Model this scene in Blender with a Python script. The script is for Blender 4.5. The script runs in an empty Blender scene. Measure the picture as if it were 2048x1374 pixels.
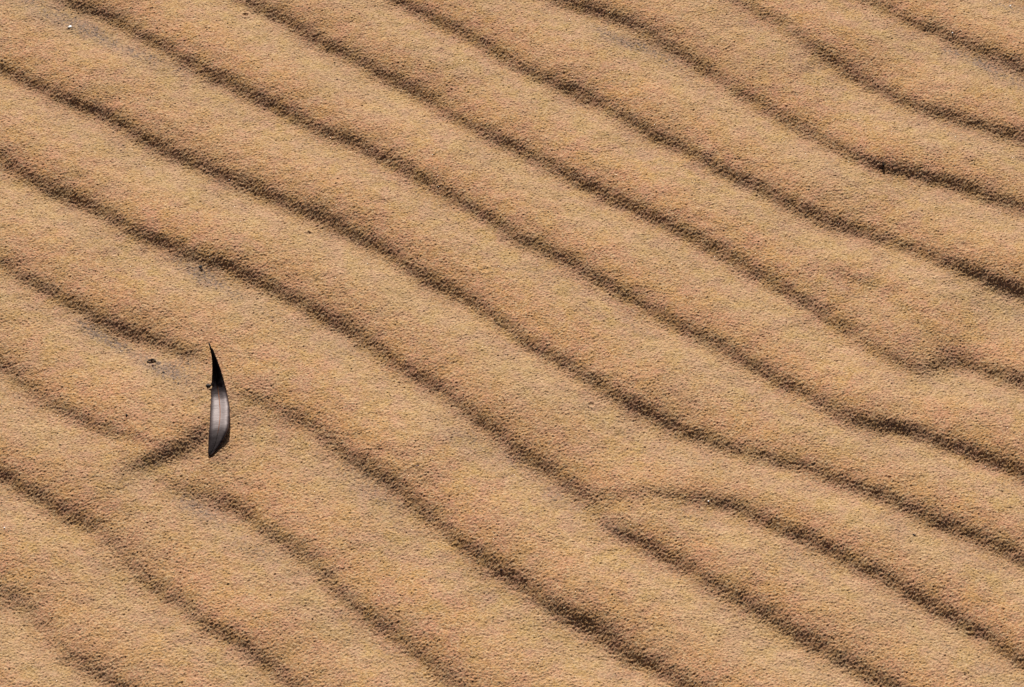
import bpy, math, random
import numpy as np
from mathutils import Vector, noise as mnoise

R = math.radians
scene = bpy.context.scene
rng = np.random.default_rng(7)
random.seed(7)

# ------------------------------------------------------------------ camera
PITCH = R(50.0)
DIST = 2.46
HF = math.tan(R(9.25))
cam_d = bpy.data.cameras.new("camera")
cam_d.sensor_width = 36.0
cam_d.lens = 18.0 / HF
cam_d.clip_start = 0.05
cam_d.clip_end = 500.0
cam = bpy.data.objects.new("camera", cam_d)
scene.collection.objects.link(cam)
cam.location = (0.0, -DIST * math.cos(PITCH), DIST * math.sin(PITCH))
cam.rotation_euler = (R(90) - PITCH, 0.0, 0.0)
scene.camera = cam

# ------------------------------------------------------------------ sky and sun
SUN_ELEV = R(29.0)
SUN_AZ = R(-4.0)                      # from +Y (behind the scene), positive towards +X
sun_dir = Vector((math.sin(SUN_AZ) * math.cos(SUN_ELEV), math.cos(SUN_AZ) * math.cos(SUN_ELEV), math.sin(SUN_ELEV)))
world = bpy.data.worlds.new("World")
scene.world = world
world.use_nodes = True
wn = world.node_tree.nodes
sky = wn.new("ShaderNodeTexSky")
sky.sky_type = 'NISHITA'
sky.sun_disc = False
sky.sun_elevation = SUN_ELEV
sky.sun_rotation = SUN_AZ
sky.altitude = 20.0
sky.dust_density = 2.0
sky.air_density = 0.15
sky.ozone_density = 0.3
bg = wn["Background"]
bg.inputs["Strength"].default_value = 0.05
world.node_tree.links.new(sky.outputs[0], bg.inputs["Color"])
sun_d = bpy.data.lights.new("sun", 'SUN')
sun_d.energy = 5.0
sun_d.angle = R(0.53)
sun_d.color = (1.0, 0.955, 0.89)
sun = bpy.data.objects.new("sun", sun_d)
scene.collection.objects.link(sun)
sun.rotation_euler = (-sun_dir).to_track_quat('-Z', 'Y').to_euler()
sun.location = (0, 3, 3)

scene.view_settings.view_transform = 'Standard'
scene.view_settings.look = 'None'
scene.view_settings.exposure = 0.11
scene.view_settings.gamma = 1.0

# ------------------------------------------------------------------ where a traced point lies on the ground
CP = np.array(cam.location)
SP, CPT = math.sin(PITCH), math.cos(PITCH)

def at(x, y, z=0.0):
    """Points of the photograph (2048 x 1374) on the horizontal plane of height z."""
    x = np.asarray(x, float); y = np.asarray(y, float)
    a = (x - 1024.0) / 1024.0 * HF
    b = (687.0 - y) / 1024.0 * HF
    dx = a
    dy = CPT + b * SP
    dz = -SP + b * CPT
    t = (z - CP[2]) / dz
    return np.stack([CP[0] + dx * t, CP[1] + dy * t], -1)

# ------------------------------------------------------------------ ripples: (x, y, drop of the lee slope in mm)
L = {}
L['g'] = [(1690,-22,3),(1752,7,3.6),(1810,34,4.6),(1878,62,4.8),(1930,86,5),(1981,109,5),(2046,137,5.2),(2110,165,5)]
L['f'] = [(1430,-25,2),(1485,3,3.2),(1526,29,4),(1574,55,3.9),(1615,87,3.9),(1656,113,4.4),(1707,144,4.5),(1759,174,4.6),(1810,202,4.9),(1861,222,4.9),(1930,241,4.8),(1998,260,5),(2046,274,5),(2110,294,5)]
L['e'] = [(1080,-20,3.5),(1142,3,4.6),(1200,21,5.2),(1252,41,5.2),(1303,68,4.6),(1354,99,4),(1389,123,4.8),(1434,147,4.6),(1475,181,4),(1519,202,4.4),(1560,229,4.4),(1615,260,5),(1656,284,5),(1707,311,5),(1759,332,5.4),(1810,342,5.3),(1878,359,5.2),(1947,380,5),(1998,397,5),(2046,410,5),(2110,432,5)]
L['d'] = [(760,-22,4),(814,5,4.6),(858,31,5),(909,55,5),(961,82,5),(1012,111,5.2),(1046,133,4.6),(1098,159,5),(1149,178,5),(1204,205,5),(1252,233,5),(1303,265,5),(1364,294,5),(1399,315,5),(1451,342,5),(1502,366,5),(1553,390,5.1),(1605,417,5),(1656,441,4.6),(1724,460,4.4),(1793,484,4.2),(1844,501,4.4),(1895,525,4.8),(1947,546,5.2),(1998,566,5.6),(2046,582,5.6),(2110,606,5)]
L['c'] = [(455,-25,3.8),(513,7,4.8),(564,31,5.2),(609,62,5),(650,86,5),(694,106,5),(721,120,5),(756,139,5),(800,161,5),(841,185,5.2),(875,205,4.6),(909,229,5),(951,253,5),(995,277,5.2),(1029,292,4.8),(1074,318,4.7),(1115,339,4.6),(1166,363,4.9),(1217,388,4.9),(1269,414,5.2),(1320,440,5.3),(1368,464,5),(1416,488,5),(1468,515,4.8),(1502,535,4.4),(1553,563,4.6),(1605,597,4.5),(1656,631,4.5),(1697,655,4.4),(1735,683,4.3),(1765,706,4.3),(1810,727,3.7),(1842,739,3.0),(1866,739,2.4),(1884,724,2.6),(1904,712,3.6),(1947,727,4.8),(1998,748,5.2),(2046,761,5.2),(2110,785,5)]
L['c3'] = [(1625,522,0.2),(1649,532,1.7),(1707,553,2.4),(1759,577,2.1),(1800,605,1.7),(1840,650,1.6),(1880,690,.8)]
L['b'] = [(85,-25,3.6),(150,5,4.8),(192,20,5.2),(239,41,5.1),(270,62,5),(308,82,5),(342,103,5),(387,128,5),(428,150,5),(479,174,5.2),(530,200,5.2),(581,227,5),(633,253,5.2),(684,275,5),(721,291,5),(780,323,5.2),(824,345,5),(875,376,5),(927,404,5),(978,434,4.8),(1029,469,5),(1080,494,5.2),(1132,518,5.2),(1183,549,5.2),(1234,580,5),(1286,604,5),(1320,628,5),(1364,655,5.2),(1416,676,4.8),(1468,707,5),(1519,737,5),(1570,765,5),(1622,792,4.8),(1673,823,4.6),(1724,843,5),(1776,854,5.2),(1827,864,5.4),(1878,881,5.4),(1930,898,5.4),(1981,919,5.4),(2046,942,5.5),(2110,968,5)]
L['a'] = [(-60,108,4),(7,137,5),(34,149,4.8),(79,171,5),(120,192,5),(154,205,5.3),(195,222,5.3),(239,245,5.3),(291,274,5.3),(342,301,5.2),(393,323,5.2),(445,345,5.2),(496,369,5.1),(547,392,5),(599,416,5),(650,436,5),(694,460,5),(738,481,5.2),(790,508,5.2),(841,546,5.1),(892,573,5.1),(937,597,5),(978,621,5),(1029,662,5),(1063,689,5),(1115,717,5),(1166,748,5),(1217,778,5),(1269,809,5),(1320,835,5.2),(1368,858,5),(1410,874,4.8),(1451,893,4.5),(1502,908,4.2),(1570,921,4.5),(1639,942,4.7),(1690,962,5),(1741,979,5),(1810,1010,5.2),(1861,1034,5.2),(1912,1055,5.3),(1964,1075,5.3),(2046,1113,5.4),(2110,1142,5)]
L['z'] = [(-60,275,3.6),(7,318,4.6),(41,345,4.6),(85,369,4.8),(137,390,5),(188,414,5.2),(239,444,5),(281,467,5),(342,491,5),(393,512,5.2),(445,525,5),(496,549,4.8),(547,573,4.8),(599,600,5),(650,628,5),(692,649,5),(721,672,4.8),(773,707,4.8),(824,744,4.8),(875,772,5),(927,813,4.8),(961,837,4.8),(998,864,4.6),(1033,898,4.8),(1063,915,4.8),(1098,935,4.8),(1132,962,4.4),(1166,983,3.9),(1185,1008,2.9),(1205,1035,3.0),(1231,1058,3.8),(1286,1082,5),(1337,1109,5.2),(1368,1126,5.2),(1399,1150,5.1),(1468,1191,5),(1519,1219,5),(1570,1250,5.1),(1622,1280,5.4),(1673,1311,5.2),(1724,1338,5.2),(1776,1366,5),(1840,1402,5)]
L['v'] = [(1150,978,.5),(1180,986,1.5),(1240,990,1.9),(1300,986,2.3),(1355,990,3.5),(1410,998,4.4),(1468,1013,5),(1519,1034,5),(1570,1058,5),(1622,1078,5),(1673,1106,5.2),(1724,1130,5),(1776,1157,5),(1827,1185,5.2),(1878,1212,5.2),(1930,1246,5.3),(1981,1273,5.3),(2046,1321,5.4),(2110,1362,5)]
L['y'] = [(-60,492,3.2),(7,529,4),(34,546,4),(85,573,4.5),(137,600,4.5),(188,628,4.6),(239,652,5.2),(265,663,4.8),(291,672,3.8),(342,693,4),(393,713,3.6),(420,724,2.0),(440,738,.6)]
L['w'] = [(470,768,0.5),(500,790,1.8),(534,809,2.6),(581,830,3),(626,850,3.2),(667,888,3.8),(698,912,4.6),(738,935,4.9),(783,966,4.8),(824,1000,4.4),(850,1022,4),(875,1041,4.2),(909,1075,4.6),(961,1109,4.8),(1002,1140,5),(1046,1163,5),(1091,1205,4.8),(1132,1227,5.2),(1183,1253,5),(1217,1277,5),(1269,1311,5.4),(1320,1335,5.4),(1364,1366,5.2),(1430,1404,5)]
L['x'] = [(-60,690,2.8),(7,730,3.7),(44,758,4.0),(85,792,4.0),(130,823,4.2),(171,840,4.2),(212,860,4.2),(245,872,3),(267,880,1.8),(290,890,.5)]
L['spur'] = [(428,850,3.0),(411,866,4.4),(376,891,4.5),(345,905,4.6),(310,919,5.6),(284,930,5.6),(268,938,1.5)]
L['w2'] = [(262,930,1),(300,953,2),(350,970,2),(390,978,3.4),(421,986,4.6),(462,1005,4.9),(496,1024,4.7),(530,1055,4.5),(564,1078,4.5),(609,1109,4.4),(643,1143,4.2),(677,1178,4.2),(721,1223,4.6),(773,1253,4.4),(807,1280,4),(851,1318,4),(892,1349,3.8),(950,1395,3.6)]
L['u'] = [(-60,915,4.4),(7,948,5.2),(41,969,5),(85,996,5),(130,1024,4.9),(164,1041,3.8),(205,1062,3.2),(239,1099,3.0),(274,1140,3.1),(300,1162,3.3),(325,1178,3.8),(369,1208,4),(410,1246,4.3),(462,1270,3.8),(496,1297,4.2),(530,1321,4.2),(564,1349,3.8),(620,1392,3.6)]
L['t'] = [(-60,1150,2.4),(7,1185,2.7),(51,1212,2.8),(90,1246,2.8),(115,1285,3.0),(147,1315,3.8),(192,1338,4.1),(233,1366,4),(290,1405,3.8)]
SMOOTH_KEYS = list(L.keys())

def dense(pts):
    """world polyline (x, y, drop in m) sampled every 1.5 mm"""
    pts = np.asarray(pts, float)
    # catmull-rom through the points
    P = np.vstack([2 * pts[0] - pts[1], pts, 2 * pts[-1] - pts[-2]])
    out = []
    for i in range(1, len(P) - 2):
        p0, p1, p2, p3 = P[i-1], P[i], P[i+1], P[i+2]
        n = max(2, int(np.hypot(*(p2 - p1)[:2]) / 0.0015))
        t = np.linspace(0, 1, n, endpoint=False)[:, None]
        out.append(0.5 * (2*p1 + (p2-p0)*t + (2*p0-5*p1+4*p2-p3)*t*t + (-p0+3*p1-3*p2+p3)*t**3))
    return np.vstack(out)

def wander(start, direction, length, seed, drop=0.005):
    """a ripple crest carried on past the photograph's edge"""
    r = np.random.default_rng(seed)
    ph = r.uniform(0, 6.28, 3)
    d0 = math.atan2(direction[1], direction[0])
    base = math.atan2(-0.62, 0.78) if direction[0] > 0 else math.atan2(0.62, -0.78)
    p = np.array(start, float); pts = []
    for i in range(int(length / 0.03)):
        s = i * 0.03
        k = min(1.0, s / 0.15)
        a = d0 * (1 - k) + base * k + k * (0.10 * math.sin(s * 7 + ph[0]) + 0.07 * math.sin(s * 17 + ph[1]))
        p = p + 0.03 * np.array([math.cos(a), math.sin(a)])
        pts.append((p[0], p[1], drop * (1 + 0.12 * math.sin(s * 11 + ph[2]))))
    return pts

world_lines = []
for i, (k, pts) in enumerate(L.items()):
    a = np.array(pts, float)
    w = at(a[:, 0], a[:, 1])
    W = [(w[j, 0], w[j, 1], a[j, 2] * 0.001) for j in range(len(a))]
    if a[0, 0] < -10 or a[0, 1] < -10:
        d = w[0] - w[2]
        W = wander(W[0][:2], d, 1.2, 100 + i)[::-1] + W
    if a[-1, 0] > 2060 or a[-1, 1] > 1385:
        d = w[-1] - w[-3]
        W = W + wander(W[-1][:2], d, 1.2, 200 + i)
    world_lines.append(np.array(W))
# more ripples past the two other corners
gl = at([1752, 2046], [7, 137]); tl = at([7, 233], [1185, 1366])
for n in range(1, 13):
    for base, sgn in ((gl.mean(0), 1), (tl.mean(0), -1)):
        c = base + sgn * np.array([0.62, 0.78]) * 0.083 * n
        left = wander(c, (-0.78, 0.62), 1.5, 300 + n + 50 * sgn)[::-1]
        right = wander(c, (0.78, -0.62), 1.5, 500 + n + 50 * sgn)
        world_lines.append(np.array(left + [(c[0], c[1], 0.005)] + right))

# ---------------------------------------------------------------- height of the ripples
GS = 0.002                                   # grid of the ripple field
GN = 1536
GX0 = -GN * GS / 2
def gridpos(p): return (p - GX0) / GS
Gx = np.zeros((GN, GN)); Gy = np.zeros((GN, GN)); Den = np.zeros((GN, GN))
for W in world_lines:
    D = dense(W)
    t = np.gradient(D[:, :2], axis=0)
    ds = np.hypot(t[:, 0], t[:, 1]) + 1e-12
    nx, ny = -t[:, 1] / ds, t[:, 0] / ds
    flip = np.where(ny < 0, -1.0, 1.0)
    nx *= flip; ny *= flip
    # small irregular wobble of the slip face
    s = np.cumsum(ds); ph = rng.uniform(0, 6.28, 4)
    wob = 0.0005 * np.sin(s * 95 + ph[0]) + 0.0004 * np.sin(s * 210 + ph[1])
    px = D[:, 0] + nx * wob; py = D[:, 1] + ny * wob
    amp = 2.95 * np.clip(D[:, 2], 0, None) * (1 + 0.05 * np.sin(s * 70 + ph[2]) + 0.04 * np.sin(s * 163 + ph[3]))
    gx = gridpos(px); gy = gridpos(py)
    ok = (gx > 1) & (gx < GN - 3) & (gy > 1) & (gy < GN - 3)
    gx, gy, nx, ny, amp, ds = gx[ok], gy[ok], nx[ok], ny[ok], amp[ok], ds[ok]
    ix = gx.astype(int); iy = gy.astype(int); fx = gx - ix; fy = gy - iy
    for ox in (0, 1):
        for oy in (0, 1):
            w = (fx if ox else 1 - fx) * (fy if oy else 1 - fy) * ds * amp / GS**2
            np.add.at(Gx, (iy + oy, ix + ox), nx * w)
            np.add.at(Gy, (iy + oy, ix + ox), ny * w)
            np.add.at(Den, (iy + oy, ix + ox), w)
k1 = np.fft.fftfreq(GN, GS) * 2 * np.pi
KX, KY = np.meshgrid(k1[:GN//2+1] * 0 + np.abs(k1[:GN//2+1]), k1)
K2 = KX**2 + KY**2
def gk(s): return np.exp(-0.5 * K2 * s * s)
def shift(d): return np.exp(-1j * (KX * 0.62 + KY * 0.78) * d)
prof = 0.40 * gk(0.0050) + 0.31 * gk(0.0105) * shift(0.009) + 0.29 * gk(0.0170) * shift(0.024)         # steep heart, soft shoulders
prof = prof - gk(0.050)                               # the gentle windward rise makes up for the drop
FX = np.fft.rfft2(Gx) * prof; FY = np.fft.rfft2(Gy) * prof
H = np.fft.irfft2(-(1j * KX * FX + 1j * KY * FY) / (K2 + (1.0 / 0.25)**2), s=(GN, GN))
DenS = np.fft.irfft2(np.fft.rfft2(Den) * gk(0.007), s=(GN, GN))
# heavy grey grains gather in the trough just under each lee face
sh = np.exp(-1j * (KX * (-0.62) + KY * (-0.78)) * 0.017)
Tr = np.fft.irfft2(np.fft.rfft2(Den) * gk(0.008) * sh, s=(GN, GN))
# iron stained sand collects on the crests, bleached sand lies in the troughs; the red also colours in warm shade on the slopes
Ru = np.fft.irfft2(np.fft.rfft2(Den) * (gk(0.012) * shift(0.009) - gk(0.012) * shift(-0.026)), s=(GN, GN))
del Gx, Gy, Den, FX, FY

def filt_noise(n, step, lo, hi, seed, m=None):
    """band of noise between wavelengths lo..hi (m), unit deviation"""
    m = m or n
    r = np.random.default_rng(seed)
    F = np.fft.rfft2(r.standard_normal((m, n)))
    fx = np.fft.rfftfreq(n, step)[None, :]; fy = np.fft.fftfreq(m, step)[:, None]
    f = np.sqrt(fx**2 + fy**2)
    F *= np.exp(-(f * lo)**2 * 0.7) * (1 - np.exp(-(f * hi)**2 * 0.7))
    o = np.fft.irfft2(F, s=(m, n))
    return o / o.std()

H += 0.00014 * filt_noise(GN, GS, 0.018, 0.06, 1)
H += 0.0008 * filt_noise(GN, GS, 0.12, 0.5, 2)
edge = np.clip((np.minimum(np.arange(GN), np.arange(GN)[::-1]) * GS) / 0.25, 0, 1)
edge = edge * edge * (3 - 2 * edge)
H *= edge[:, None] * edge[None, :]
Tn = filt_noise(GN, GS, 0.03, 0.2, 3)
Ru = np.clip(0.5 + 0.5 * Ru / np.percentile(np.abs(Ru), 96) + 0.12 * Tn, 0, 1)
Tr = np.clip(Tr * 2.2, 0, 1.2) * np.clip(0.35 + 0.45 * Tn, 0, 1.3)

def sample(A, x, y):
    gx = np.clip(gridpos(x), 0, GN - 1.001); gy = np.clip(gridpos(y), 0, GN - 1.001)
    ix = gx.astype(int); iy = gy.astype(int); fx = gx - ix; fy = gy - iy
    v = (A[iy, ix] * (1-fx) * (1-fy) + A[iy, ix+1] * fx * (1-fy) + A[iy+1, ix] * (1-fx) * fy + A[iy+1, ix+1] * fx * fy)
    return v

# small craters left by insects and raindrops: x, y (photo), radius mm, depth mm, rim mm
CR = [(490,23,2.7,1.5,.6),(617,464,2.7,1.0,.45),(1183,806,2.5,1.2,.5),(303,721,3.4,1.5,.7),(401,537,2.4,.8,.5),
      (137,57,2.4,1.0,.4),(970,540,3.2,.6,.35),(1762,334,2.2,1.6,.3),(1822,1085,2.5,.6,.3),(835,936,1.8,.8,.3),
      (458,578,1.8,.8,.2),(1040,127,2.0,.6,.3),(1548,283,2.0,.5,.2),(1690,1172,2.2,.5,.3),(705,1240,2.0,.5,.3)]
CRW = [(tuple(at(c[0], c[1])), c[2]*.001, c[3]*.0006, c[4]*.0009) for c in CR]
leafc = at(437, 800)

def extras(x, y):
    h = np.zeros_like(x)
    for (cx, cy), r, d, rim in CRW:
        m = (np.abs(x - cx) < 5*r) & (np.abs(y - cy) < 5*r)
        q = np.hypot(x[m] - cx, y[m] - cy) / r
        h[m] += -d * np.exp(-(q / 0.75)**4) + rim * np.exp(-((q - 1.25) / 0.38)**2)
    # sand banked against the leaf, scoured hollow beside it
    def g(px, py, sx, sy, a):
        c = at(px, py)
        return a * np.exp(-((x-c[0])/sx)**2 - ((y-c[1])/sy)**2)
    h += g(405, 800, .010, .030, .0006) + g(470, 765, .016, .02, .0010) + g(403, 742, .010, .01, .0010)
    h += g(440, 888, .009, .014, .0036)
    return h

# ---------------------------------------------------------------- the sand sheet
CS = 0.00062
nx_, ny_ = 1600, 1640
cx0, cy0 = -nx_ * CS / 2, -0.475
xs = cx0 + np.arange(nx_) * CS
ys = cy0 + np.arange(ny_) * CS
def arms(v):
    st = []; d = CS; p = 0
    while p < 60:
        d *= 1.10 if p > 1.2 or d < 0.0035 else 1.0
        p += d; st.append(p)
    st = np.array(st)
    return np.concatenate([v[0] - st[::-1], v, v[-1] + st])
X1, Y1 = arms(xs), arms(ys)
na = (len(X1) - nx_) // 2
NX, NY = len(X1), len(Y1)
XX, YY = np.meshgrid(X1, Y1)
Z = sample(H, XX, YY)
mic = (0.000145 * filt_noise(nx_, CS, 0.0022, 0.006, 11, ny_)
       + 0.00016 * filt_noise(nx_, CS, 0.0012, 0.0026, 12, ny_)
       + 0.00006 * filt_noise(nx_, CS, 0.006, 0.02, 13, ny_))
tx = np.clip(np.minimum(np.arange(nx_), np.arange(nx_)[::-1]) / 40.0, 0, 1)
ty = np.clip(np.minimum(np.arange(ny_), np.arange(ny_)[::-1]) / 40.0, 0, 1)
Z[na:na+ny_, na:na+nx_] += mic * tx[None, :] * ty[:, None]
Z += extras(XX, YY)
far = np.hypot(XX, YY)
Z += np.clip(far - 2.5, 0, None) * 0.01 * (np.sin(XX * 0.35 + 1) + np.sin(YY * 0.27 + XX * 0.1))

def sheet_height(x, y):
    """height of the built sheet, for resting things on it"""
    i = np.clip(np.searchsorted(X1, x) - 1, 0, NX-2); j = np.clip(np.searchsorted(Y1, y) - 1, 0, NY-2)
    fx = (x - X1[i]) / (X1[i+1]-X1[i]); fy = (y - Y1[j]) / (Y1[j+1]-Y1[j])
    return Z[j,i]*(1-fx)*(1-fy)+Z[j,i+1]*fx*(1-fy)+Z[j+1,i]*(1-fx)*fy+Z[j+1,i+1]*fx*fy

# grey mineral stains of their own shape: x, y, rx, ry (px), strength
GP = [(95,22,90,22,.75),(170,52,60,16,.9),(215,78,40,12,.8),(262,102,22,10,.6),(305,112,32,12,.6),(360,135,25,9,.5),(430,172,18,8,.4),
      (1195,50,30,10,.4),(1225,72,45,12,.95),(1290,92,50,12,.7),(1340,112,30,9,.4),(1900,98,25,10,.5),(1960,125,38,14,1.0),(2030,155,45,14,.8),
      (195,665,32,10,1.5),(243,690,24,9,1.3),(170,640,40,14,.5),(310,728,30,14,1.0),(340,745,35,12,.9),(380,725,35,12,.6),(360,770,60,24,.45),
      (375,525,50,14,.5),(400,545,35,16,.8),(460,580,60,12,.5),(690,690,40,16,.4),(385,1005,40,13,.8),(440,1040,60,14,.4),
      (720,950,50,20,.5),(770,1005,50,14,.45),(1010,910,60,16,.4),(1120,990,50,14,.4),(860,690,30,12,.3),(2020,10,35,12,.6),(1240,1060,30,10,.4),(2030,620,30,14,.4),
      (870,800,50,20,.3),(920,880,60,20,.35),(540,1100,60,20,.3)]
stain = np.clip(sample(Tr, XX, YY), 0, 1) * 0.30
for px, py, rx, ry, s in GP:
    c = at(px, py)
    k = 0.00039
    ux, uy = XX - c[0], YY - c[1]
    ca, sa = math.cos(R(-33)), math.sin(R(-33))
    u = (ux * ca + uy * sa) / (rx * k); v = (-ux * sa + uy * ca) / (ry * k / 0.77)
    stain += 0.75 * s * np.exp(-0.8 * (u*u + v*v))
core = np.zeros_like(XX); core[na:na+ny_, na:na+nx_] = filt_noise(nx_, CS, 0.003, 0.012, 21, ny_)
stain *= np.clip(0.85 + 0.4 * core, 0.1, 1.8)

me = bpy.data.meshes.new("ground")
verts = np.stack([XX, YY, Z], -1).reshape(-1, 3).astype(np.float32)
idx = np.arange(NX * NY, dtype=np.int32).reshape(NY, NX)
quads = np.stack([idx[:-1, :-1], idx[:-1, 1:], idx[1:, 1:], idx[1:, :-1]], -1).reshape(-1, 4)
me.vertices.add(len(verts)); me.vertices.foreach_set("co", verts.ravel())
me.loops.add(quads.size); me.loops.foreach_set("vertex_index", quads.ravel())
me.polygons.add(len(quads)); me.polygons.foreach_set("loop_start", np.arange(0, quads.size, 4, dtype=np.int32))
me.update(calc_edges=True)
me.polygons.foreach_set("use_smooth", np.ones(len(quads), dtype=bool))
at_ = me.attributes.new("mineral", 'FLOAT', 'POINT')
at_.data.foreach_set("value", stain.ravel().astype(np.float32))
at2 = me.attributes.new("rust_shade", 'FLOAT', 'POINT')
at2.data.foreach_set("value", sample(Ru, XX, YY).ravel().astype(np.float32))
ground = bpy.data.objects.new("ground", me)
scene.collection.objects.link(ground)
ground["kind"] = "structure"
ground["label"] = "wind rippled golden brown sand with grey mineral dust in the troughs"

# ---------------------------------------------------------------- materials
def new_mat(name):
    m = bpy.data.materials.new(name); m.use_nodes = True
    nt = m.node_tree
    return m, nt, nt.nodes["Principled BSDF"]
def N(nt, t, **kw):
    n = nt.nodes.new(t)
    for k, v in kw.items(): setattr(n, k, v)
    return n
def mixc(nt, fac, a, b, mode='MIX'):
    n = N(nt, "ShaderNodeMix", data_type='RGBA', blend_type=mode)
    for s, v in ((0, fac), (6, a), (7, b)):
        if hasattr(v, "links"): nt.links.new(v, n.inputs[s])
        elif s == 0: n.inputs[s].default_value = v
        else: n.inputs[s].default_value = (*v, 1)
    return n.outputs[2]
def noise(nt, co, scale, detail=2.0, rough=0.5):
    n = N(nt, "ShaderNodeTexNoise")
    n.inputs["Scale"].default_value = scale; n.inputs["Detail"].default_value = detail
    n.inputs["Roughness"].default_value = rough
    nt.links.new(co, n.inputs["Vector"])
    return n.outputs["Fac"]
def ramp(nt, fac, a, b, va=0.0, vb=1.0):
    n = N(nt, "ShaderNodeMapRange"); nt.links.new(fac, n.inputs[0])
    n.inputs[1].default_value = a; n.inputs[2].default_value = b
    n.inputs[3].default_value = va; n.inputs[4].default_value = vb
    return n.outputs[0]

sand, nt, bs = new_mat("sand")
geo = N(nt, "ShaderNodeNewGeometry"); P = geo.outputs["Position"]
GOLD = (0.595, 0.360, 0.150); PINK = (0.605, 0.340, 0.204); PALE = (0.70, 0.49, 0.28); BROWN = (0.24, 0.115, 0.05)
c = mixc(nt, ramp(nt, noise(nt, P, 60, 4, .65), .38, .62), GOLD, PINK)
c = mixc(nt, ramp(nt, noise(nt, P, 9, 2), .35, .65, 0, .35), c, (0.56, 0.36, 0.20))
ru = N(nt, "ShaderNodeAttribute", attribute_name="rust_shade")
c = mixc(nt, 1.0, c, mixc(nt, ru.outputs["Fac"], (0.965, 1.02, 1.04), (1.05, 0.945, 0.905)), 'MULTIPLY')  # stain tint, its red strengthened to paint the shaded slopes warmer
vor = N(nt, "ShaderNodeTexVoronoi"); vor.inputs["Scale"].default_value = 900
nt.links.new(P, vor.inputs["Vector"])
sep = N(nt, "ShaderNodeSeparateColor"); nt.links.new(vor.outputs["Color"], sep.inputs[0])
c = mixc(nt, ramp(nt, sep.outputs[0], .60, 1.0, 0, .85), c, PALE)
c = mixc(nt, ramp(nt, sep.outputs[1], .74, 1.0, 0, .5), c, BROWN)
att = N(nt, "ShaderNodeAttribute", attribute_name="mineral")
g = N(nt, "ShaderNodeMath", operation='MULTIPLY'); nt.links.new(att.outputs["Fac"], g.inputs[0])
nt.links.new(ramp(nt, sep.outputs[2], 0, 1, .35, 1.25), g.inputs[1])
g.use_clamp = True
c = mixc(nt, g.outputs[0], c, (0.29, 0.205, 0.155))
nt.links.new(c, bs.inputs["Base Color"])
bs.inputs["Roughness"].default_value = 0.75
bs.inputs["Specular IOR Level"].default_value = 0.05
b1 = N(nt, "ShaderNodeBump"); b1.inputs["Strength"].default_value = 0.8; b1.inputs["Distance"].default_value = 0.0006
nt.links.new(noise(nt, P, 900, 3, .7), b1.inputs["Height"])
b2 = N(nt, "ShaderNodeBump"); b2.inputs["Strength"].default_value = 0.4; b2.inputs["Distance"].default_value = 0.0012
nt.links.new(noise(nt, P, 330, 2, .6), b2.inputs["Height"])
nt.links.new(b1.outputs[0], b2.inputs["Normal"]); nt.links.new(b2.outputs[0], bs.inputs["Normal"])
me.materials.append(sand)

def simple(name, col, rough, spec=0.5, var=0.0, scale=400, bump=0.0):
    m, nt, bs = new_mat(name)
    tc = N(nt, "ShaderNodeTexCoord")
    if var:
        c = mixc(nt, ramp(nt, noise(nt, tc.outputs["Object"], scale, 3), .35, .65, 0, var), col, tuple(x * 0.4 for x in col))
        nt.links.new(c, bs.inputs["Base Color"])
    else: bs.inputs["Base Color"].default_value = (*col, 1)
    bs.inputs["Roughness"].default_value = rough; bs.inputs["Specular IOR Level"].default_value = spec
    if bump:
        b = N(nt, "ShaderNodeBump"); b.inputs["Strength"].default_value = bump; b.inputs["Distance"].default_value = 0.0003
        nt.links.new(noise(nt, tc.outputs["Object"], scale * 2, 3), b.inputs["Height"]); nt.links.new(b.outputs[0], bs.inputs["Normal"])
    return m

def mesh_obj(name, V, F, mat, parent=None, smooth=True):
    m = bpy.data.meshes.new(name); m.from_pydata([tuple(v) for v in V], [], F); m.update()
    m.materials.append(mat)
    for p in m.polygons: p.use_smooth = smooth
    o = bpy.data.objects.new(name, m); scene.collection.objects.link(o)
    if parent: o.parent = parent
    return o
def tag(o, label, cat, group=None):
    o["label"] = label; o["category"] = cat
    if group: o["group"] = group

# ---------------------------------------------------------------- the leaf
leaf = bpy.data.objects.new("dry_leaf", None); scene.collection.objects.link(leaf)
lz0 = float(sheet_height(*[np.array(v) for v in leafc]))
leaf.location = (leafc[0], leafc[1], lz0)
tag(leaf, "long dark curved leaf with glossy grey middle standing in the rippled sand", "leaf")

# stations: y photo, x left, x mid, x right, height above the sand (mm)
ST = [(911, 418, 419, 420.5, -0.6), (905, 416.5, 421.5, 427, 0.3), (895, 417, 427, 436, 1.6), (882, 417.3, 431.5, 445, 2.9), (870, 418, 434.5, 451, 3.9), (858, 419, 437, 455.5, 4.6), (845, 420, 439, 457.8, 4.6), (832, 420.5, 440, 458.6, 4.3), (818, 421, 440, 458.6, 3.8), (805, 421.5, 439, 457, 3.4), (795, 422, 438, 455, 3.3), (785, 422.5, 436.8, 453, 3.9), (775, 423.5, 435.5, 450.5, 5.2), (765, 424, 434.3, 448, 6.9), (752, 424.5, 432.8, 444.5, 9.2), (738, 425, 431, 440.2, 11.7), (724, 424.5, 428.5, 435, 14.2), (712, 423.6, 426.3, 430.5, 16.4), (702, 421.5, 423.3, 426.5, 18.0), (696, 420, 421.3, 423.5, 18.9)]
ST = np.array(ST)
def spl(col, t):
    n = len(ST); f = t * (n - 1); i = min(int(f), n - 2); u = f - i
    p = [ST[max(0, min(n-1, i + k)), col] for k in (-1, 0, 1, 2)]
    return 0.5 * (2*p[1] + (p[2]-p[0])*u + (2*p[0]-5*p[1]+4*p[2]-p[3])*u*u + (-p[0]+3*p[1]-3*p[2]+p[3])*u**3)
NU, NV = 150, 17
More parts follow.
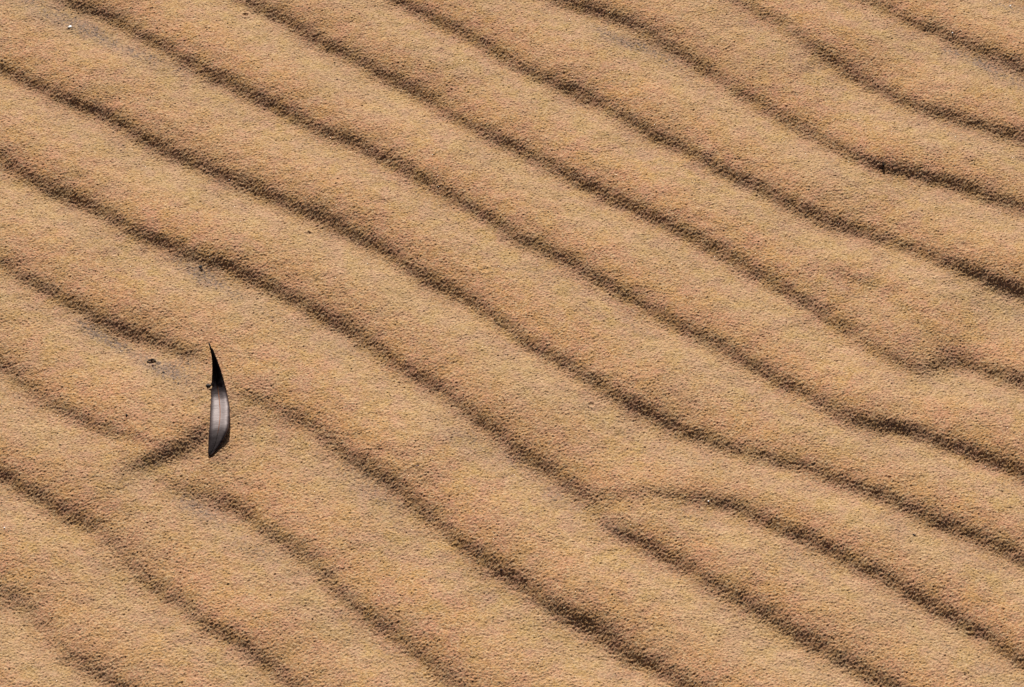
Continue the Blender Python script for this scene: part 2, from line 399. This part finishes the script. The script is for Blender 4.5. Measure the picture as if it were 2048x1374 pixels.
def gz(px, py):
    w = at(px, py); return float(sheet_height(np.array(w[0]), np.array(w[1])))
def base(py): return 0.0004
top = []
for i in range(NU):
    t = i / (NU - 1)
    py, xl, xm, xr, hz = [spl(c_, t) for c_ in range(5)]
    for j in range(NV):
        v = j / (NV - 1) * 2 - 1
        x = xm + (xr - xm) * v if v > 0 else xm + (xm - xl) * v
        if v < 0:   # nibbled, torn left edge beside the blackened upper end
            x += -v * (1.3 * math.exp(-((py - 774) / 2.2) ** 2) - 1.6 * math.exp(-((py - 768) / 2.5) ** 2) + .25 * math.sin(py * .9) * math.sin(py * .37))
        else: x += v * .35 * math.sin(py * .55) * math.sin(py * .21)
        # shallow channel along the midrib, margins rolled under a little, left margin a touch lower
        dz = 0.9 * (abs(v) ** 1.3) - 1.3 * abs(v) ** 5 + 0.25 * v
        if v < 0 and 0.0 < t < 1: dz -= 0.3 * abs(v)
        dz *= min(1, 6 * t, 8 * (1 - t))
        dz += 0.035 * math.sin(t * 46 + v * 2) + 0.02 * math.sin(t * 97 - v * 3)
        if v > .5: dz += .25 * math.sin(t * 31) * (v - .5)
        z = base(py) + 0.001 * (hz + dz)
        yy = py - 4.0 * (1 - abs(v)) * 0.0
        w = at(x, yy, z)
        top.append(Vector((w[0] - leafc[0], w[1] - leafc[1], z - lz0)))
nrm = [None] * len(top)
for i in range(NU):
    for j in range(NV):
        a = top[min(i+1, NU-1)*NV+j] - top[max(i-1, 0)*NV+j]
        b = top[i*NV+min(j+1, NV-1)] - top[i*NV+max(j-1, 0)]
        nrm[i*NV+j] = (b.cross(a)).normalized()
TH = 0.00035
V = top + [p - n * TH for p, n in zip(top, nrm)]
F = []
o_ = NU * NV
for i in range(NU - 1):
    for j in range(NV - 1):
        a, b, c_, d = i*NV+j, i*NV+j+1, (i+1)*NV+j+1, (i+1)*NV+j
        F.append((a, b, c_, d)); F.append((a+o_, d+o_, c_+o_, b+o_))
    a, d = i*NV, (i+1)*NV; F.append((a, d, d+o_, a+o_))
    b, c_ = i*NV+NV-1, (i+1)*NV+NV-1; F.append((b, b+o_, c_+o_, c_))
for j in range(NV - 1):
    F.append((j, j+o_, j+1+o_, j+1)); k = (NU-1)*NV + j; F.append((k, k+1, k+1+o_, k+o_))
def N_y(nt, tc):
    q = N(nt, "ShaderNodeSeparateXYZ"); nt.links.new(tc.outputs["Object"], q.inputs[0]); return q.outputs["Y"]
bl, nt, bs = new_mat("leaf_blade")
tc = N(nt, "ShaderNodeTexCoord")
mp = N(nt, "ShaderNodeMapping"); mp.inputs["Scale"].default_value = (220, 1900, 300); mp.inputs["Rotation"].default_value = (0, 0, R(8))
nt.links.new(tc.outputs["Object"], mp.inputs[0])
vein = noise(nt, mp.outputs[0], 1.0, 2, .6)
mot = noise(nt, tc.outputs["Object"], 160, 4, .6)
c = mixc(nt, ramp(nt, mot, .35, .7), (0.085, 0.064, 0.066), (0.13, 0.095, 0.092))
c = mixc(nt, ramp(nt, vein, .5, .75, 0, .5), c, (0.08, 0.055, 0.05))
nt.links.new(mixc(nt, ramp(nt, N_y(nt, tc), -.001, .014), mixc(nt, ramp(nt, N_y(nt, tc), -.022, -.040, 0, .88), c, (0.018, 0.012, 0.014)), (0.006, 0.005, 0.006)), bs.inputs["Base Color"])  # both ends painted dark: shaded side at the stalk, fading sheen at the bottom
nt.links.new(ramp(nt, mot, .3, .7, (.46), .52), bs.inputs["Roughness"])
sx = N(nt, "ShaderNodeSeparateXYZ"); nt.links.new(tc.outputs["Object"], sx.inputs[0])
bs.inputs["Specular Tint"].default_value = (1.0, 0.84, 0.82, 1)
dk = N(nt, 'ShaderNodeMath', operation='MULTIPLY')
nt.links.new(ramp(nt, sx.outputs['Y'], -.022, -.040, 1, .45), dk.inputs[0])  # sheen fading towards the lower end, set by hand
# the stalk end's shaded side is put into the material: black, without sheen
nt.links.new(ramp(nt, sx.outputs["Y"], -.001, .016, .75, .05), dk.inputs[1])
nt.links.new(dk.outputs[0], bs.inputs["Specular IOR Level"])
bp = N(nt, "ShaderNodeBump"); bp.inputs["Strength"].default_value = 0.45; bp.inputs["Distance"].default_value = 0.00025
nt.links.new(vein, bp.inputs["Height"]); nt.links.new(bp.outputs[0], bs.inputs["Normal"])
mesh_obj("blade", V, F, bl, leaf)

def tube(name, pts, rad, mat, parent, seg=8):
    V, F = [], []
    for i, (p, r) in enumerate(zip(pts, rad)):
        a = (pts[min(i+1, len(pts)-1)] - pts[max(i-1, 0)]).normalized()
        s = a.cross(Vector((0, 0, 1))).normalized() if abs(a.z) < .95 else Vector((1, 0, 0)); u = s.cross(a)
        for k in range(seg):
            q = 2 * math.pi * k / seg
            V.append(p + s * (r * math.cos(q)) + u * (r * math.sin(q)))
    for i in range(len(pts) - 1):
        for k in range(seg):
            F.append((i*seg+k, i*seg+(k+1) % seg, (i+1)*seg+(k+1) % seg, (i+1)*seg+k))
    F.append(tuple(range(seg))[::-1]); F.append(tuple(range((len(pts)-1)*seg, len(pts)*seg)))
    return mesh_obj(name, V, F, mat, parent)
rib_m = simple("leaf_midrib", (0.42, 0.16, 0.07), 0.55, .4, .5, 300)
dark_m = simple("leaf_stalk", (0.025, 0.016, 0.012), 0.6, .3, .5, 500)
edge_m = simple("leaf_margin", (0.06, 0.020, 0.012), 0.7, .3, .5, 500)
mid = [top[i*NV + NV//2] + Vector((0, 0, -0.00005)) for i in range(4, NU - 6)]
nt2 = rib_m.node_tree; b2_ = nt2.nodes["Principled BSDF"]; tc2 = N(nt2, "ShaderNodeTexCoord")
nt2.links.new(mixc(nt2, ramp(nt2, N_y(nt2, tc2), .001, .010), mixc(nt2, ramp(nt2, N_y(nt2, tc2), -.026, -.038), (0.42, 0.16, 0.07), (0.02, 0.010, 0.008)), (0.012, 0.008, 0.007)), b2_.inputs["Base Color"])  # rib colour darkened at both ends to match the blade's painted shade
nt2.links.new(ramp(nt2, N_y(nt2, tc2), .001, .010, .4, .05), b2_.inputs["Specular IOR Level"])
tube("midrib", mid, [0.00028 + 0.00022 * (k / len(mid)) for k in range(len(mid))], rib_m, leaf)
for col in (0, NV - 1):
    ed = [top[i*NV + col] + Vector((0, 0, -0.0001)) for i in range(1, NU - 1)]
    tube("margin", ed, [0.00024 if col == 0 else 0.00042] * len(ed), edge_m, leaf, 6)
pe = [(422, 700, 18.3), (421, 695, 19.1), (419.6, 691, 19.6), (418.4, 688, 19.9), (418.0, 686.5, 19.9)]
pp = []
for x, y, hz in pe:
    z = base(y) + .001 * hz; w = at(x, y, z); pp.append(Vector((w[0]-leafc[0], w[1]-leafc[1], z-lz0)))
tube("stalk", pp, [.0007, .00068, .0006, .0007, .0006], dark_m, leaf)

# ---------------------------------------------------------------- small debris lying on the sand
def rock(name, px, py, size, mat, label, cat, group=None, seed=0, sink=0.3, rot=0.0, jag=.25):
    import bmesh
    bm = bmesh.new(); bmesh.ops.create_icosphere(bm, subdivisions=3, radius=1.0)
    for v in bm.verts:
        n = mnoise.noise(v.co * 1.3 + Vector((seed * 7.1, 3, 1))) + .5 * mnoise.noise(v.co * 3 + Vector((seed * 3.3, 0, 9)))
        v.co *= 1 + jag * 1.6 * n
        v.co = Vector((v.co.x * size[0], v.co.y * size[1], v.co.z * size[2]))
    m = bpy.data.meshes.new(name); bm.to_mesh(m); bm.free(); m.materials.append(mat)
    for p in m.polygons: p.use_smooth = jag < .2
    o = bpy.data.objects.new(name, m); scene.collection.objects.link(o)
    w = at(px, py); z = float(sheet_height(np.array(w[0]), np.array(w[1])))
    w = at(px, py, z); z = float(sheet_height(np.array(w[0]), np.array(w[1])))
    o.location = (w[0], w[1], z + size[2] * (1 - 2 * sink)); o.rotation_euler = (0, 0, rot)
    tag(o, label, cat, group); return o
black = simple("charcoal", (0.030, 0.024, 0.022), .65, .3, .4, 900)
red = simple("red_grit", (0.09, 0.022, 0.014), .6, .3, .4, 900)
white = simple("white_shell", (0.88, 0.88, 0.84), .35, .8)
twm = simple("twig_bark", (0.035, 0.022, 0.014), .8, .2, .5, 900)
MM = .001
rock("pebble", 401, 535, (1.4*MM, 1.3*MM, .6*MM), black, "round black pebble in the small hollow above and left of the leaf", "pebble", seed=1)
rock("shell_chip", 140, 54, (1.7*MM, 1.3*MM, .35*MM), white, "tiny white shell chip glinting on the grey sand near the upper left corner", "shell chip", seed=2, rot=.4, sink=-.2, jag=.08)
rock("grit", 834.5, 931, (1.9*MM, .7*MM, .4*MM), red, "small dark red grit sliver below the middle of the sand", "grit", seed=3, rot=.15)
rock("grit", 1828, 1070, (1.4*MM, .7*MM, .4*MM), black, "small black grit on the smooth sand at lower right", "grit", seed=4, rot=-.7)
rock("grit", 253, 830, (.8*MM, .8*MM, .5*MM), black, "tiny dark grit left of the leaf, above the trough of a ripple", "grit", seed=5)
rock("grit", 1002, 1140, (1.0*MM, .8*MM, .45*MM), red, "dark red grit lying in the shaded ripple face near the bottom centre", "grit", seed=6)
rock("grit", 305, 731, (.9*MM, 1.0*MM, .5*MM), red, "reddish brown grit just under the black curled fragment", "grit", seed=7)
rock("grit", 327, 745, (1.2*MM, .8*MM, .4*MM), black, "dark grit on the grey sand between the curled fragment and the leaf", "grit", seed=8)
rock("grit", 356, 768, (.7*MM, .6*MM, .4*MM), black, "tiny dark grit close to the left side of the leaf", "grit", seed=9)
rock("grit", 417, 771, (1.9*MM, 1.5*MM, .9*MM), black, "black lump standing in for the small shadow at the left edge of the leaf", "grit", seed=10, sink=.2)  # dark lump put where only a small shadow falls beside the leaf
rock("shell_chip", 1417, 1003, (.65*MM, .7*MM, .25*MM), white, "bright white grain at the start of the forked ripple at lower right", "shell chip", seed=11, sink=-.2, jag=.08)
rock("shell_chip", 1905, 66, (.65*MM, .7*MM, .25*MM), white, "bright white grain on the topmost dark ripple at upper right", "shell chip", seed=12, sink=-.2, jag=.08)
rock("shell_chip", 2021, 11, (.65*MM, .7*MM, .25*MM), white, "bright white grain in the very top right corner", "shell chip", seed=13, sink=-.2, jag=.08)
rock("shell_chip", 9, 1056, (.65*MM, .7*MM, .25*MM), white, "bright white grain at the left edge under the long dark ripple", "shell chip", seed=14, sink=-.2, jag=.08)

def arc_piece(name, px, py, rx, ry, a0, a1, thick, mat, label, cat):
    w = at(px, py); z = float(sheet_height(np.array(w[0]), np.array(w[1])))
    o = None; pts, rad = [], []
    n = 26
    for i in range(n):
        t = i / (n - 1); a = a0 + (a1 - a0) * t
        x, y = rx * math.cos(a), ry * math.sin(a)
        zz = float(sheet_height(np.array(w[0] + x), np.array(w[1] + y))) - z
        pts.append(Vector((x, y, zz + .0004 + .0005 * math.sin(t * math.pi))))
        rad.append(thick * (0.25 + math.sin(t * math.pi) ** .6 * .9) * (1 + .3 * math.sin(t * 17)))
    o = tube(name, pts, rad, mat, None, 7)
    o.location = (w[0], w[1], z); tag(o, label, cat); return o
arc_piece("bark_fragment", 303, 722, 3.4*MM, 3.0*MM, R(-15), R(195), .42*MM, black, "black curled bark fragment half buried in a small pit left of the leaf", "bark fragment")
arc_piece("twig", 1763, 331, 1.5*MM, 2.4*MM, R(-100), R(70), .7*MM, twm, "short dark twig stuck in the ripple at upper right", "twig")

# ---------------------------------------------------------------- loose grains (uncountable)
def grains(name, P2, rad, mat, label):
    base = np.array([(1,0,0),(-1,0,0),(0,1,0),(0,-1,0),(0,0,1),(0,0,-1)], float)
    fc = np.array([(0,2,4),(2,1,4),(1,3,4),(3,0,4),(2,0,5),(1,2,5),(3,1,5),(0,3,5)])
    n = len(P2)
    q = rng.standard_normal((n, 4)); q /= np.linalg.norm(q, axis=1)[:, None]
    w, x, y, z = q.T
    M = np.stack([1-2*(y*y+z*z), 2*(x*y-z*w), 2*(x*z+y*w), 2*(x*y+z*w), 1-2*(x*x+z*z), 2*(y*z-x*w), 2*(x*z-y*w), 2*(y*z+x*w), 1-2*(x*x+y*y)], -1).reshape(n, 3, 3)
    sc = rng.uniform(.6, 1.2, (n, 1, 3))
    Vv = np.einsum('nij,nkj->nki', M, base[None] * sc) * rad[:, None, None]
    zz = sheet_height(P2[:, 0], P2[:, 1]) + rad * .35
    Vv += np.concatenate([P2, zz[:, None]], 1)[:, None, :]
    m = bpy.data.meshes.new(name)
    Ff = (fc[None] + np.arange(n)[:, None, None] * 6).reshape(-1, 3).astype(np.int32)
    m.vertices.add(n * 6); m.vertices.foreach_set("co", Vv.reshape(-1).astype(np.float32))
    m.loops.add(Ff.size); m.loops.foreach_set("vertex_index", Ff.ravel())
    m.polygons.add(len(Ff)); m.polygons.foreach_set("loop_start", np.arange(0, Ff.size, 3, dtype=np.int32))
    m.update(calc_edges=True); m.materials.append(mat)
    o = bpy.data.objects.new(name, m); scene.collection.objects.link(o)
    o["kind"] = "stuff"; o["label"] = label
    return o
n = 20000
P2 = np.stack([rng.uniform(-.48, .48, n), rng.uniform(-.46, .52, n)], -1)
quartz = simple("quartz", (0.80, 0.68, 0.50), .18, .6)
grains("quartz_grains", P2, rng.uniform(.00014, .00036, n), quartz, "pale quartz grains scattered over the sand")
cx = rng.uniform(-.48, .48, 160000); cy = rng.uniform(-.46, .52, 160000)
ii = np.searchsorted(X1, cx) - 1; jj = np.searchsorted(Y1, cy) - 1
keep = rng.uniform(0, 1, 160000) < np.clip(stain[jj, ii] - .25, 0, 1.4) * .75 + 0.006
P3 = np.stack([cx[keep], cy[keep]], -1)
grains("dark_mineral_grains", P3, rng.uniform(.00022, .00045, len(P3)), simple("dark_mineral", (0.09, 0.07, 0.062), .6, .2), "dark mineral grains gathered in the troughs of the sand")
